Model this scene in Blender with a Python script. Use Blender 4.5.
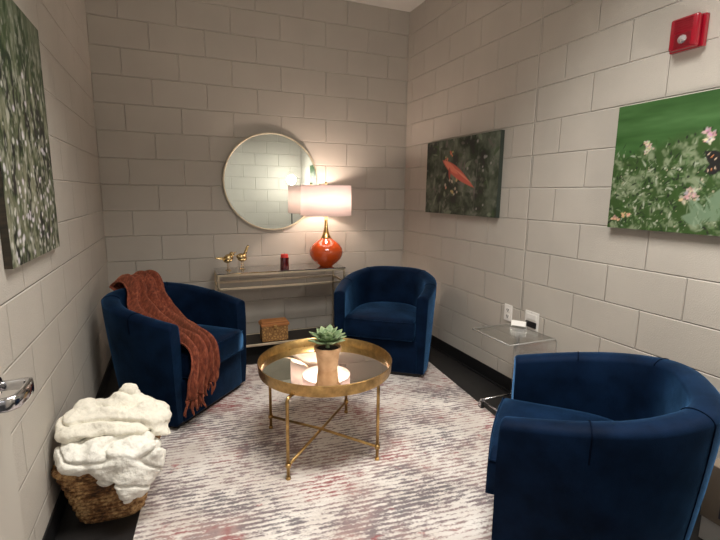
import bpy, bmesh, math, random
import numpy as np
from mathutils import Vector, Matrix, noise
random.seed(7); rng = np.random.default_rng(5)
PI = math.pi
sc = bpy.context.scene
for o in list(bpy.data.objects): bpy.data.objects.remove(o)
C = sc.collection

# ------------------------------------------------------------------ camera, world, light, exposure
U = 0.2032                       # one block course
W = 2.65                         # room width
FY = -4.0                        # inner face of the front wall
H = 15 * U                       # ceiling height
cam = bpy.data.cameras.new('camera'); co = bpy.data.objects.new('camera', cam); C.objects.link(co)
cam.sensor_width = 36; cam.lens = 448.26 / 720 * 36; cam.clip_start = 0.02
yaw, pitch, roll = 0.39166, 0.16923, 0.01149
fwd = Vector((math.sin(yaw)*math.cos(pitch), math.cos(yaw)*math.cos(pitch), -math.sin(pitch)))
rt = Vector((math.cos(yaw), -math.sin(yaw), 0)); up = rt.cross(fwd)
r2 = rt*math.cos(roll) + up*math.sin(roll); u2 = up*math.cos(roll) - rt*math.sin(roll)
m = Matrix((r2, u2, -fwd)).transposed().to_4x4(); m.translation = Vector((-2.1329, -4.0216, 1.3764))
co.matrix_world = m; sc.camera = co
LAMP_W, GLOBE_E, HALL_FILL_W, FILL_W = 11.0, 75, 22.0, 34.0
w = bpy.data.worlds.new('world'); sc.world = w; w.use_nodes = True
w.node_tree.nodes['Background'].inputs[0].default_value = (0.90, 0.92, 1.0, 1)
w.node_tree.nodes['Background'].inputs[1].default_value = 0.5
sc.view_settings.view_transform = 'Standard'; sc.view_settings.look = 'None'
sc.view_settings.gamma = 1; sc.view_settings.use_curve_mapping = False
sc.view_settings.exposure = 0.46
def area(name, loc, size, watts, col, rot=(0, 0, 0)):
    l = bpy.data.lights.new(name, 'AREA'); l.shape = 'RECTANGLE'; l.size, l.size_y = size
    l.energy = watts; l.color = col
    o = bpy.data.objects.new(name, l); C.objects.link(o); o.location = loc; o.rotation_euler = rot
    return o
# unseen fill light added in the corridor behind the camera to lift brightness
area('corridor_fill', (-2.1, -5.1, 2.6), (1.3, 0.9), HALL_FILL_W, (1.0, 0.97, 0.92), (-0.5, 0, 0))
# added fill light under the ceiling over the front half, no fixture known
fill_l = area('ceiling_fill_light', (-1.35, -2.7, H - 0.03), (1.2, 0.6), FILL_W, (1.0, 0.96, 0.90))

fill_l.data.spread = math.radians(120)

# ------------------------------------------------------------------ helpers
def link(o, parent=None):
    C.objects.link(o)
    if parent: o.parent = parent
    return o
def obj(name, bm, mat, parent=None, smooth=False, loc=(0, 0, 0), rot=0):
    me = bpy.data.meshes.new(name); bmesh.ops.recalc_face_normals(bm, faces=bm.faces); bm.to_mesh(me); bm.free()
    me.materials.append(mat)
    if smooth:
        for p in me.polygons: p.use_smooth = True
    o = bpy.data.objects.new(name, me); o.location = loc; o.rotation_euler = (0, 0, rot)
    return link(o, parent)
def autosmooth(o, ang=0.7):
    me = o.data
    for p in me.polygons: p.use_smooth = True
    bm = bmesh.new(); bm.from_mesh(me)
    for e in bm.edges:
        if len(e.link_faces) == 2 and e.calc_face_angle(0) > ang: e.smooth = False
    bm.to_mesh(me); bm.free()
def thing(name, label, cat, loc=(0, 0, 0), rot=0, group=None):
    o = bpy.data.objects.new(name, None); o.empty_display_size = 0.1
    o.location = loc; o.rotation_euler = (0, 0, rot); link(o)
    return tag(o, label, cat, group)
def tag(o, label, cat, group=None):
    o['label'] = label; o['category'] = cat
    if group: o['group'] = group
    return o
def struct(o): o['kind'] = 'structure'; return o
def add_box(bm, lo, hi, bev=0, seg=2, mat=None):
    r = bmesh.ops.create_cube(bm, size=1)
    vs = r['verts']
    for v in vs:
        v.co = Vector([lo[i] + (v.co[i] + .5) * (hi[i] - lo[i]) for i in range(3)])
    if bev:
        es = list({e for v in vs for e in v.link_edges})
        rr = bmesh.ops.bevel(bm, geom=es, offset=bev, segments=seg, affect='EDGES', profile=0.5)
        vs = list({v for v in rr['verts']} | {v for v in vs if v.is_valid})
    if mat is not None:
        for v in vs: v.co = mat @ v.co
    return vs
def box(lo, hi, bev=0, seg=2, mat=None):
    bm = bmesh.new(); add_box(bm, lo, hi, bev, seg, mat); return bm
def add_tube(bm, pts, r, n=10, cap=True, closed=False):
    pts = [Vector(p) for p in pts]; N = len(pts); rings = []
    rad = r if hasattr(r, '__len__') else [r] * N
    prev = None
    for i, p in enumerate(pts):
        a = pts[(i - 1) % N] if (closed or i > 0) else p
        b = pts[(i + 1) % N] if (closed or i < N - 1) else p
        t = (b - a).normalized()
        if prev is None:
            x = t.orthogonal().normalized()
        else:
            x = (prev - t * prev.dot(t)); x = x.normalized() if x.length > 1e-6 else t.orthogonal().normalized()
        prev = x; y = t.cross(x)
        rings.append([bm.verts.new(p + (x * math.cos(2*PI*k/n) + y * math.sin(2*PI*k/n)) * rad[i]) for k in range(n)])
    M = N if closed else N - 1
    for i in range(M):
        A, B = rings[i], rings[(i + 1) % N]
        for k in range(n): bm.faces.new((A[k], A[(k+1) % n], B[(k+1) % n], B[k]))
    if cap and not closed:
        bm.faces.new(rings[0][::-1]); bm.faces.new(rings[-1])
    return bm
def tube(pts, r, n=10, **k):
    bm = bmesh.new(); add_tube(bm, pts, r, n, **k); return bm
def add_lathe(bm, prof, n=40, c=(0, 0, 0)):
    rings = []
    for (r, z) in prof:
        if r < 1e-6: rings.append([bm.verts.new((c[0], c[1], c[2] + z))])
        else: rings.append([bm.verts.new((c[0] + r*math.cos(2*PI*k/n), c[1] + r*math.sin(2*PI*k/n), c[2] + z)) for k in range(n)])
    for A, B in zip(rings, rings[1:]):
        for k in range(n):
            a = [A[k % len(A)], A[(k+1) % n % len(A)] if len(A) > 1 else None, B[(k+1) % n % len(B)] if len(B) > 1 else None, B[k % len(B)]]
            a = [v for v in a if v is not None]
            if len(A) == 1: a = [A[0], B[(k+1) % n], B[k]]
            if len(B) == 1: a = [A[k], A[(k+1) % n], B[0]]
            try: bm.faces.new(a)
            except ValueError: pass
    return bm
def lathe(prof, n=40, c=(0, 0, 0)):
    return add_lathe(bmesh.new(), prof, n, c)
def arc(c, r, a0, a1, n, ax=(Vector((1, 0, 0)), Vector((0, 0, 1)))):
    c = Vector(c)
    return [c + ax[0]*r*math.cos(a0+(a1-a0)*i/n) + ax[1]*r*math.sin(a0+(a1-a0)*i/n) for i in range(n+1)]

# ------------------------------------------------------------------ materials
def mat(name, col=(.8, .8, .8), rough=.5, metal=0, **kw):
    m = bpy.data.materials.new(name); m.use_nodes = True
    b = m.node_tree.nodes['Principled BSDF']
    b.inputs['Base Color'].default_value = (*col, 1); b.inputs['Roughness'].default_value = rough
    b.inputs['Metallic'].default_value = metal
    for k, v in kw.items():
        k = k.replace('_', ' ')
        b.inputs[k].default_value = (*v, 1) if isinstance(v, tuple) else v
    return m
class NT:
    def __init__(s, m): s.t = m.node_tree; s.n = s.t.nodes; s.b = s.n['Principled BSDF']
    def new(s, typ, **kw):
        n = s.n.new(typ)
        for k, v in kw.items(): setattr(n, k, v)
        return n
    def l(s, a, b): s.t.links.new(a, b)
    def val(s, sock, v):
        if isinstance(v, bpy.types.NodeSocket): s.l(v, sock)
        else: sock.default_value = v
    def math(s, op, a, b=0.0, c=None, clamp=False):
        n = s.new('ShaderNodeMath', operation=op); n.use_clamp = clamp
        s.val(n.inputs[0], a); s.val(n.inputs[1], b)
        if c is not None: s.val(n.inputs[2], c)
        return n.outputs[0]
    def mix(s, f, a, b, blend='MIX'):
        n = s.new('ShaderNodeMix', data_type='RGBA', blend_type=blend)
        s.val(n.inputs[0], f)
        for sock, v in ((n.inputs[6], a), (n.inputs[7], b)):
            if isinstance(v, tuple): sock.default_value = (*v, 1)
            else: s.l(v, sock)
        return n.outputs[2]
    def noise(s, vec, scale, detail=3, rough=.5):
        n = s.new('ShaderNodeTexNoise'); n.inputs['Scale'].default_value = scale
        n.inputs['Detail'].default_value = detail; n.inputs['Roughness'].default_value = rough
        if vec is not None: s.l(vec, n.inputs['Vector'])
        return n.outputs[0]
    def ramp(s, f, stops):
        n = s.new('ShaderNodeValToRGB'); e = n.color_ramp.elements
        while len(e) < len(stops): e.new(.5)
        for el, (p, c) in zip(e, stops):
            el.position = p; el.color = (*c, 1) if hasattr(c, '__len__') else (c, c, c, 1)
        s.l(f, n.inputs[0]); return n.outputs[0]
    def coord(s, which='Object'): return s.new('ShaderNodeTexCoord').outputs[which]
    def mapping(s, vec, scale=(1, 1, 1), loc=(0, 0, 0), rot=(0, 0, 0)):
        n = s.new('ShaderNodeMapping'); s.l(vec, n.inputs[0])
        n.inputs['Scale'].default_value = scale; n.inputs['Location'].default_value = loc; n.inputs['Rotation'].default_value = rot
        return n.outputs[0]
    def bump(s, h, strength=.5, dist=.01, normal=None):
        n = s.new('ShaderNodeBump'); n.inputs['Strength'].default_value = strength; n.inputs['Distance'].default_value = dist
        s.l(h, n.inputs['Height'])
        if normal is not None: s.l(normal, n.inputs['Normal'])
        s.l(n.outputs[0], s.b.inputs['Normal']); return n.outputs[0]

def block_mat(name, axis, off, control=None):
    """painted concrete block: world position of the wall (walls are built untransformed)"""
    m = mat(name, (.60, .545, .475), .55); t = NT(m)
    sep = t.new('ShaderNodeSeparateXYZ'); t.l(t.coord(), sep.inputs[0])
    u = t.math('ADD', t.math('MULTIPLY', sep.outputs[axis], 1 if axis == 0 else -1), off)
    cmb = t.new('ShaderNodeCombineXYZ'); t.l(t.math('ADD', u, 40 * U), cmb.inputs[0]); t.l(sep.outputs[2], cmb.inputs[1])
    br = t.new('ShaderNodeTexBrick'); t.l(cmb.outputs[0], br.inputs['Vector'])
    br.offset = .5; br.offset_frequency = 2; br.squash = 1
    for k, v in (('Scale', 1), ('Mortar Size', .0052), ('Mortar Smooth', 1.0), ('Brick Width', 2*U), ('Row Height', U), ('Bias', 0)):
        br.inputs[k].default_value = v
    fac = br.outputs['Fac']
    if control is not None:
        d = t.math('ABSOLUTE', t.math('ADD', t.math('MULTIPLY', sep.outputs[axis], -1), -control))
        cj = t.math('SUBTRACT', 1.0, t.math('DIVIDE', d, .007), clamp=True)
        fac = t.math('MAXIMUM', fac, cj)
    n1 = t.noise(t.coord(), 190, 4, .6); n2 = t.noise(t.coord(), 3.2, 3)
    col = t.ramp(n2, [(.3, (.475, .442, .395)), (.7, (.515, .480, .428))])
    
    col = t.mix(t.math('MULTIPLY', fac, .55), col, (.66, .62, .56))  # paler joints: slight extra paint, plus their highlights put into the colour
    t.l(col, t.b.inputs['Base Color'])
    h = t.math('SUBTRACT', t.math('MULTIPLY', n1, .34), fac)
    h = t.math('ADD', h, t.math('MULTIPLY', t.noise(t.coord(), 45, 3), .12))
    t.bump(h, 1.0, .0062)
    return m
M_back = block_mat('painted block back', 0, W - .2032)
M_right = block_mat('painted block right', 1, -1.724, 1.7115)
M_left = block_mat('painted block left', 1, -1.68)
M_front = block_mat('painted block front', 0, 0)
def ceil_mat():
    m = mat('ceiling tile', (.78, .75, .70), .9); t = NT(m)
    t.bump(t.noise(t.coord(), 120, 3), .3, .002); return m
M_ceil = ceil_mat()
def floor_mat():
    m = mat('dark plank floor', (.012, .012, .013), .42); t = NT(m)
    v = t.mapping(t.coord(), (1, 1, 1), rot=(0, 0, 0))
    br = t.new('ShaderNodeTexBrick'); t.l(v, br.inputs['Vector'])
    for k, x in (('Scale', 1), ('Mortar Size', .002), ('Mortar Smooth', .3), ('Brick Width', 1.2), ('Row Height', .18)): br.inputs[k].default_value = x
    br.inputs['Color1'].default_value = (.016, .015, .015, 1); br.inputs['Color2'].default_value = (.026, .024, .023, 1); br.inputs['Mortar'].default_value = (.004, .004, .004, 1)
    n = t.noise(t.mapping(t.coord(), (3, 45, 3)), 2.0, 5)
    t.l(t.mix(t.math('MULTIPLY', n, .7), br.outputs[0], (.006, .006, .007)), t.b.inputs['Base Color'])
    t.bump(n, .2, .001); return m
M_floor = floor_mat()
M_base = mat('black vinyl base', (.006, .006, .007), .5)
def velvet(name, base, sh):
    m = mat(name, base, .62); t = NT(m)
    t.b.inputs['Sheen Weight'].default_value = 1.0; t.b.inputs['Sheen Roughness'].default_value = .34
    t.b.inputs['Specular IOR Level'].default_value = .04
    n = t.noise(t.coord(), 7, 4, .6)
    t.l(t.ramp(n, [(.32, tuple(c*.62 for c in base)), (.68, tuple(c*1.45 for c in base))]), t.b.inputs['Base Color'])
    t.l(t.ramp(n, [(.32, tuple(c*.65 for c in sh)), (.68, tuple(min(1, c*1.2) for c in sh))]), t.b.inputs['Sheen Tint'])
    t.bump(t.math('ADD', t.noise(t.coord(), 420, 2), t.math('MULTIPLY', t.noise(t.coord(), 9, 3), 3.)), .25, .003)
    return m
M_velvet = velvet('navy velvet', (.0024, .0088, .0265), (.075, .215, .45))
M_seam = mat('navy seam', (.002, .005, .014), .9, 0, Specular_IOR_Level=.03)
M_black = mat('black plastic', (.008, .008, .009), .5)
def gold_mat(name, c=(.72, .47, .18), rough=.28, dark=.45):
    m = mat(name, c, rough, 1.0); t = NT(m)
    n = t.noise(t.coord(), 14, 4, .65)
    t.l(t.ramp(n, [(.3, tuple(x*dark for x in c)), (.65, c)]), t.b.inputs['Base Color'])
    t.l(t.ramp(n, [(.3, rough*1.5), (.7, rough*.8)]), t.b.inputs['Roughness']); return m
M_gold = gold_mat('antique brass', (.66, .43, .17), .30)
M_champ = gold_mat('champagne gold', (.78, .69, .53), .38, .9)
M_bird = gold_mat('polished gold', (.80, .60, .30), .16, .6)
M_neck = mat('warm gilt neck', (.95, .62, .25), .22, 1.0)
M_chrome = mat('chrome', (.62, .62, .64), .12, 1.0)
M_mirror = mat('mirror glass', (.72, .78, .75), 0.0, 1.0)
M_tray = mat('tray mirror', (.95, .93, .88), .02, 1.0)
def clear_mat(name, tint=(.96, .98, .98), gloss=.10, edge=.5):
    m = bpy.data.materials.new(name); m.use_nodes = True; t = m.node_tree; t.nodes.clear()
    out = t.nodes.new('ShaderNodeOutputMaterial'); mx = t.nodes.new('ShaderNodeMixShader')
    tr = t.nodes.new('ShaderNodeBsdfTransparent'); gl = t.nodes.new('ShaderNodeBsdfGlossy'); lw = t.nodes.new('ShaderNodeLayerWeight')
    mr = t.nodes.new('ShaderNodeMath'); mr.operation = 'MULTIPLY_ADD'
    tr.inputs[0].default_value = (*tint, 1); gl.inputs['Roughness'].default_value = .04
    lw.inputs[0].default_value = .35; mr.inputs[1].default_value = edge; mr.inputs[2].default_value = gloss
    t.links.new(lw.outputs['Fresnel'], mr.inputs[0]); t.links.new(mr.outputs[0], mx.inputs[0])
    t.links.new(tr.outputs[0], mx.inputs[1]); t.links.new(gl.outputs[0], mx.inputs[2]); t.links.new(mx.outputs[0], out.inputs[0])
    return m
M_glass = clear_mat('console glass', (.92, .92, .88), .72, .3)
M_acryl = clear_mat('clear acrylic', (.97, .98, .97), .12, .4)
def tinted(m, g): return m
def rug_mat():
    m = mat('woven rug', (.5, .45, .42), .95); t = NT(m); co_ = t.coord()
    warp = t.noise(t.mapping(co_, (7, 3, 1)), 1.3, 3)
    sep = t.new('ShaderNodeSeparateXYZ'); t.l(co_, sep.inputs[0])
    y = t.math('ADD', sep.outputs[1], t.math('MULTIPLY', warp, .010))
    ph = t.math('MULTIPLY', y, 2*PI/.026)
    st = t.math('ADD', t.math('MULTIPLY', t.math('SINE', ph), .5), .5)
    brk = t.noise(t.mapping(co_, (15, 34, 1)), 1.0, 4, .7)          # breaks stripes into dashes
    zone = t.noise(t.mapping(co_, (2.2, 3.0, 1), loc=(3, 1, 0)), 1.0, 5, .65)
    fine = t.noise(t.mapping(co_, (90, 160, 1)), 1.0, 2)
    f = t.math('MULTIPLY', st, .42)
    for nz, k in ((brk, 2.3), (zone, 1.9), (fine, .9)): f = t.math('ADD', f, t.math('MULTIPLY', t.math('SUBTRACT', nz, .5), k))
    dark = t.ramp(f, [(.06, 0.0), (.44, 1.0)])
    zc = t.noise(t.mapping(co_, (2.8, 3.2, 1), loc=(9, 4, 0)), 1.0, 4, .6)
    ink = t.ramp(zc, [(.34, (.10, .085, .10)), (.47, (.17, .12, .13)), (.58, (.30, .19, .18)), (.64, (.26, .055, .06))])
    base = t.ramp(t.noise(t.mapping(co_, (3, 4, 1)), 1.0, 4), [(.3, (.56, .50, .455)), (.7, (.78, .74, .70))])
    col = t.mix(t.math('MULTIPLY', dark, .88), base, ink)
    red = t.ramp(t.noise(t.mapping(co_, (7, 12, 1), loc=(2, 7, 0)), 1.0, 4, .7), [(.63, 0.0), (.69, 1.0)])
    col = t.mix(t.math('MULTIPLY', red, .65), col, (.30, .055, .06))
    t.l(col, t.b.inputs['Base Color'])
    t.bump(t.math('ADD', fine, t.math('MULTIPLY', st, -.8)), .6, .004); return m
M_rug = rug_mat(); M_rugedge = mat('rug binding', (.46, .40, .36), .9)
def wicker_mat():
    m = mat('seagrass wicker', (.25, .13, .05), .75); t = NT(m)
    v = t.new('ShaderNodeAttribute'); v.attribute_name = 'strand'
    n = t.noise(t.coord(), 60, 4, .7); n2 = t.noise(t.coord(), 13, 2)
    f = t.math('ADD', t.math('MULTIPLY', n, .6), t.math('MULTIPLY', n2, .45))
    t.l(t.ramp(f, [(.40, (.045, .017, .005)), (.52, (.22, .10, .032)), (.64, (.60, .38, .17))]), t.b.inputs['Base Color'])
    t.bump(t.noise(t.mapping(t.coord(), (1, 1, 4)), 160, 3), .5, .002); return m
M_wicker = wicker_mat()
def plush_mat(name, c):
    m = mat(name, c, .95); t = NT(m); t.b.inputs['Sheen Weight'].default_value = .3; t.b.inputs['Sheen Tint'].default_value = (1, .95, .85, 1)
    h = t.math('ADD', t.noise(t.coord(), 130, 4, .7), t.math('MULTIPLY', t.noise(t.coord(), 38, 3), 1.6))
    t.l(t.ramp(t.noise(t.coord(), 60, 4), [(.3, tuple(x*.88 for x in c)), (.6, c)]), t.b.inputs['Base Color'])
    t.bump(h, .5, .010); return m
M_plush = plush_mat('cream plush', (.90, .86, .74)); M_plush2 = plush_mat('ivory plush', (.93, .91, .83))
def rust_mat():
    m = mat('rust chenille', (.30, .06, .02), .85); t = NT(m)
    t.b.inputs['Sheen Weight'].default_value = .35; t.b.inputs['Sheen Tint'].default_value = (1, .45, .25, 1)
    n = t.noise(t.mapping(t.coord(), (1, 1, .4)), 60, 4, .7)
    t.l(t.ramp(n, [(.35, (.085, .014, .006)), (.52, (.19, .036, .014)), (.70, (.36, .10, .05))]), t.b.inputs['Base Color'])
    t.bump(n, .9, .006); return m
M_rust = rust_mat()
def terracotta():
    m = mat('bare terracotta', (.62, .36, .19), .8); t = NT(m)
    t.l(t.ramp(t.noise(t.coord(), 20, 4), [(.3, (.52, .28, .14)), (.7, (.72, .45, .26))]), t.b.inputs['Base Color']); return m
M_terra = terracotta()
M_soil = mat('dark soil', (.012, .008, .006), .95)
def leafmat():
    m = mat('succulent leaf', (.2, .3, .17), .45); t = NT(m)
    t.l(t.ramp(t.noise(t.coord(), 25, 3), [(.3, (.10, .17, .075)), (.55, (.24, .33, .17)), (.75, (.42, .47, .27))]), t.b.inputs['Base Color']); return m
M_leaf = leafmat()
def orange_glaze():
    m = mat('orange glaze', (.62, .085, .012), .10); NT(m).b.inputs['Coat Weight'].default_value = 1.0
    NT(m).b.inputs['Coat Roughness'].default_value = .03; return m
M_orange = orange_glaze()
def shade_mat():
    m = bpy.data.materials.new('linen shade'); m.use_nodes = True; t = m.node_tree; t.nodes.clear()
    out = t.nodes.new('ShaderNodeOutputMaterial'); mx = t.nodes.new('ShaderNodeMixShader'); mx.inputs[0].default_value = .42
    d = t.nodes.new('ShaderNodeBsdfDiffuse'); tr = t.nodes.new('ShaderNodeBsdfTranslucent')
    d.inputs[0].default_value = (.88, .82, .80, 1); tr.inputs[0].default_value = (.84, .76, .76, 1)
    t.links.new(d.outputs[0], mx.inputs[1]); t.links.new(tr.outputs[0], mx.inputs[2]); t.links.new(mx.outputs[0], out.inputs[0]); return m
M_shade = shade_mat()
def emit(name, col, s):
    m = mat(name, (.9, .9, .9), .4); b = m.node_tree.nodes['Principled BSDF']
    b.inputs['Emission Color'].default_value = (*col, 1); b.inputs['Emission Strength'].default_value = s; return m
M_bulb = emit('lit bulb', (1, .82, .6), 30)
M_globe = emit('lit globe', (1, .93, .85), GLOBE_E)
M_redglass = mat('red glass', (.075, .005, .005), .12, 0, Coat_Weight=1.0)
M_wax = mat('red wax', (.62, .03, .02), .5)
M_strobe = mat('red strobe housing', (.31, .004, .018), .22, 0, Coat_Weight=.8)
M_bezel = mat('dark red strobe recess', (.16, .004, .010), .3)
M_lens = mat('clear strobe lens', (.72, .66, .68), .12, .75, Coat_Weight=1.0)
M_white = mat('white plastic', (.82, .80, .76), .4)
M_slot = mat('outlet slots', (.05, .05, .05), .5)
def wood(name, a, b):
    m = mat(name, a, .5); t = NT(m)
    t.l(t.ramp(t.noise(t.mapping(t.coord(), (5, 5, 40)), 2, 5, .6), [(.3, a), (.7, b)]), t.b.inputs['Base Color'])
    return m
def carved():
    m = mat('carved wood', (.3, .15, .05), .55); t = NT(m)
    v = t.new('ShaderNodeTexVoronoi'); v.feature = 'DISTANCE_TO_EDGE'; v.inputs['Scale'].default_value = 45; t.l(t.coord(), v.inputs['Vector'])
    t.l(t.ramp(v.outputs['Distance'], [(.0, (.22, .10, .03)), (.35, (.60, .34, .12))]), t.b.inputs['Base Color'])
    t.bump(v.outputs['Distance'], .6, .004); return m
M_carved = carved(); M_lid = wood('orange brown wood', (.42, .15, .045), (.60, .27, .09)); M_darkw = mat('dark shelf edge', (.02, .015, .012), .5)
M_door = mat('beige painted door', (.46, .43, .38), .45)
M_taupe = mat('taupe lacquer', (.26, .21, .16), .3); M_taupe_d = mat('painted recess shade', (.05, .05, .08), .5)
M_canvas = mat('canvas edge', (.03, .04, .03), .8)
M_paintwhite = mat('white painted metal', (.7, .68, .64), .5)

# ------------------------------------------------------------------ the room
def wall(name, lo, hi, m, mats=None): return struct(obj(name, box(lo, hi), m))
wall('wall_back', (-W-.2, 0, 0), (.2, .2, H), M_back)
wall('wall_right', (0, -4.2, 0), (.2, 0, H), M_right)
wall('wall_left', (-W-.2, -4.2, 0), (-W, 0, H), M_left)
DX0, DX1, DH = -2.60, -1.66, 2.13
bm = bmesh.new()
add_box(bm, (-W, FY-.2, 0), (DX0, FY, H)); add_box(bm, (DX1, FY-.2, 0), (0, FY, H)); add_box(bm, (DX0, FY-.2, DH), (DX1, FY, H))
struct(obj('wall_front', bm, M_front))
struct(obj('floor', box((-W-.2, -7.2, -.1), (.2, .2, 0)), M_floor))
struct(obj('ceiling', box((-W-.2, FY-.2, H), (.2, .2, H+.1)), M_ceil))
# the corridor outside the doorway
wall('wall_corridor', (-W-.6, -7.4, 0), (.6, -7.2, 2.8), M_front)
BT = .102
for nm, lo, hi in (('baseboard_back', (-W+.006, -.006, 0), (-.006, 0, BT)), ('baseboard_right', (-.006, FY, 0), (0, 0, BT)),
                   ('baseboard_left', (-W, FY, 0), (-W+.006, 0, BT)), ('baseboard_front', (DX1, FY, 0), (-.006, FY+.006, BT))):
    bm = box(lo, hi); struct(obj(nm, bm, M_base))
# cove strip at the foot of the vinyl base
struct(obj('trim_1', box((-.02, FY+.01, 0), (-.006, -.02, .012), .003), M_base))

# door leaf swung open against the left wall
door = struct(obj('door_1', box((-2.595, -3.62, .012), (-2.55, -2.70, 2.1), .002), M_door))
hx = -2.55
rose = lathe([(0, 0), (.027, 0), (.027, .006), (.022, .011), (0, .011)], 28)
for v in rose.verts: v.co = Matrix.Rotation(PI/2, 4, 'Y') @ v.co
HZ = .915
h = obj('door_handle', rose, M_chrome, door, True, (hx, -2.77, HZ)); h['label'] = 'polished chrome lever handle'
# lever: neck out of the rose, bar along the door, return bent back toward the leaf
def ribbon(pts, hw, hh):
    bm = bmesh.new(); rings = []
    for i, p in enumerate(pts):
        p = Vector(p); a = Vector(pts[max(i-1, 0)]); b = Vector(pts[min(i+1, len(pts)-1)]); t = (b-a).normalized()
        s = Vector((0, 0, 1)); n = t.cross(s).normalized()
        w_, h_ = (hw[i] if hasattr(hw, '__len__') else hw), hh
        rings.append([bm.verts.new(p + n*h_*math.copysign(abs(math.cos(q))**.6, math.cos(q)) + s*w_*math.copysign(abs(math.sin(q))**.6, math.sin(q))) for q in [2*PI*k/16 for k in range(16)]])
    for A, B in zip(rings, rings[1:]):
        for k in range(16): bm.faces.new((A[k], A[(k+1) % 16], B[(k+1) % 16], B[k]))
    bm.faces.new(rings[0][::-1]); bm.faces.new(rings[-1]); return bm
lv = [(.008, 0, 0), (.03, 0, 0), (.050, -.002, 0), (.058, -.010, 0), (.062, -.03, 0), (.062, -.07, 0), (.058, -.105, 0), (.046, -.12, 0), (.03, -.124, 0), (.015, -.124, 0)]
lv = [(x*1.25, y, z) for x, y, z in lv]
obj('lever', ribbon(lv, [.012, .012, .014, .016, .017, .017, .016, .016, .015, .013], .009), M_chrome, h, True)
obj('latch_plate', box((-2.587, -2.7, .86), (-2.558, -2.6985, 1.02), .0005), M_chrome, door)

# ------------------------------------------------------------------ rug
rx = Matrix.Translation((-1.315, -1.98, 0)) @ Matrix.Rotation(math.radians(-5.5), 4, 'Z')
bm = box((-1.012, -1.42, .001), (.965, 1.42, .011), .003)
rug = obj('area_rug', bm, M_rug); rug.matrix_world = rx
rug.name = 'area_rug'; tag(rug, 'cream area rug with broken charcoal stripes and faded wine red patches', 'rug')

# ------------------------------------------------------------------ tub chairs
CW, HA, HB, DEP = .362, .627, .742, .675
def u_path(n, scale_b=1.0):
    """outer rim in plan: right-front round to left-front; returns (x, y, t)"""
    pts = []
    s = .27
    bul = lambda y: CW+.026*math.sin(PI*min(1, -y/.54))
    for i in range(7): pts.append((bul(-s*i/6), -s*i/6))
    for i in range(1, n):
        a = PI*i/n
        ex = 2.8
        cx, sy = math.cos(a), math.sin(a)
        yy = -s-(DEP-s)*abs(sy)**(2/ex); pts.append((bul(yy)*math.copysign(abs(cx)**(2/ex), cx), yy))
    for i in range(7): pts.append((-bul(-s+s*i/6), -s+s*i/6))
    return pts
def chair_parts():
    P = u_path(26); N = len(P); th = .088
    L = [0]
    for a, b in zip(P, P[1:]): L.append(L[-1]+math.hypot(b[0]-a[0], b[1]-a[1]))
    bm = bmesh.new(); rings = []; outer = []
    for i, (x, y) in enumerate(P):
        a, b = P[max(i-1, 0)], P[min(i+1, N-1)]
        tx, ty = b[0]-a[0], b[1]-a[1]; l = math.hypot(tx, ty); nx, ny = -ty/l, tx/l
        if nx*x+ny*(y+.3) < 0: nx, ny = -nx, -ny
        q = min(1, max(0, -y/DEP)); back = q*q*(3-2*q)
        h = HA+(HB-HA)*q**.95
        fl = .02+.055*back                                    # how far the shell leans in towards the foot
        t_ = th+.012*back
        ring = []
        def add(off, z): ring.append(bm.verts.new((x-nx*off, y-ny*off, z)))
        R = t_/2
        for k in range(6):                                   # outer face, bottom to top
            f = k/5; z = .03+(h-R*.6-.03)*f
            add(fl*(1-f)**1.3, z)
        for k in range(1, 8):                                # rolled top
            a_ = PI*k/8; add(R-R*math.cos(a_), h-R*.6+R*.6*math.sin(a_))
        for k in range(5):                                   # inner face down to the deck
            f = k/4; z = (h-R*.6)+(.27-(h-R*.6))*f
            add(t_+.035*f*back, z)
        add(t_+.035*back, .03)
        rings.append(ring); outer.append((x, y, nx, ny, h, fl, R))
    for A, B in zip(rings, rings[1:]):
        n = len(A)
        for k in range(n): bm.faces.new((A[k], A[(k+1) % n], B[(k+1) % n], B[k]))
    f0 = bm.faces.new(rings[0][::-1]); f1 = bm.faces.new(rings[-1])
    es = [e for f in (f0, f1) for e in f.edges]
    bmesh.ops.bevel(bm, geom=es, offset=.014, segments=3, affect='EDGES', profile=.6)
    return bm, outer
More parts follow.
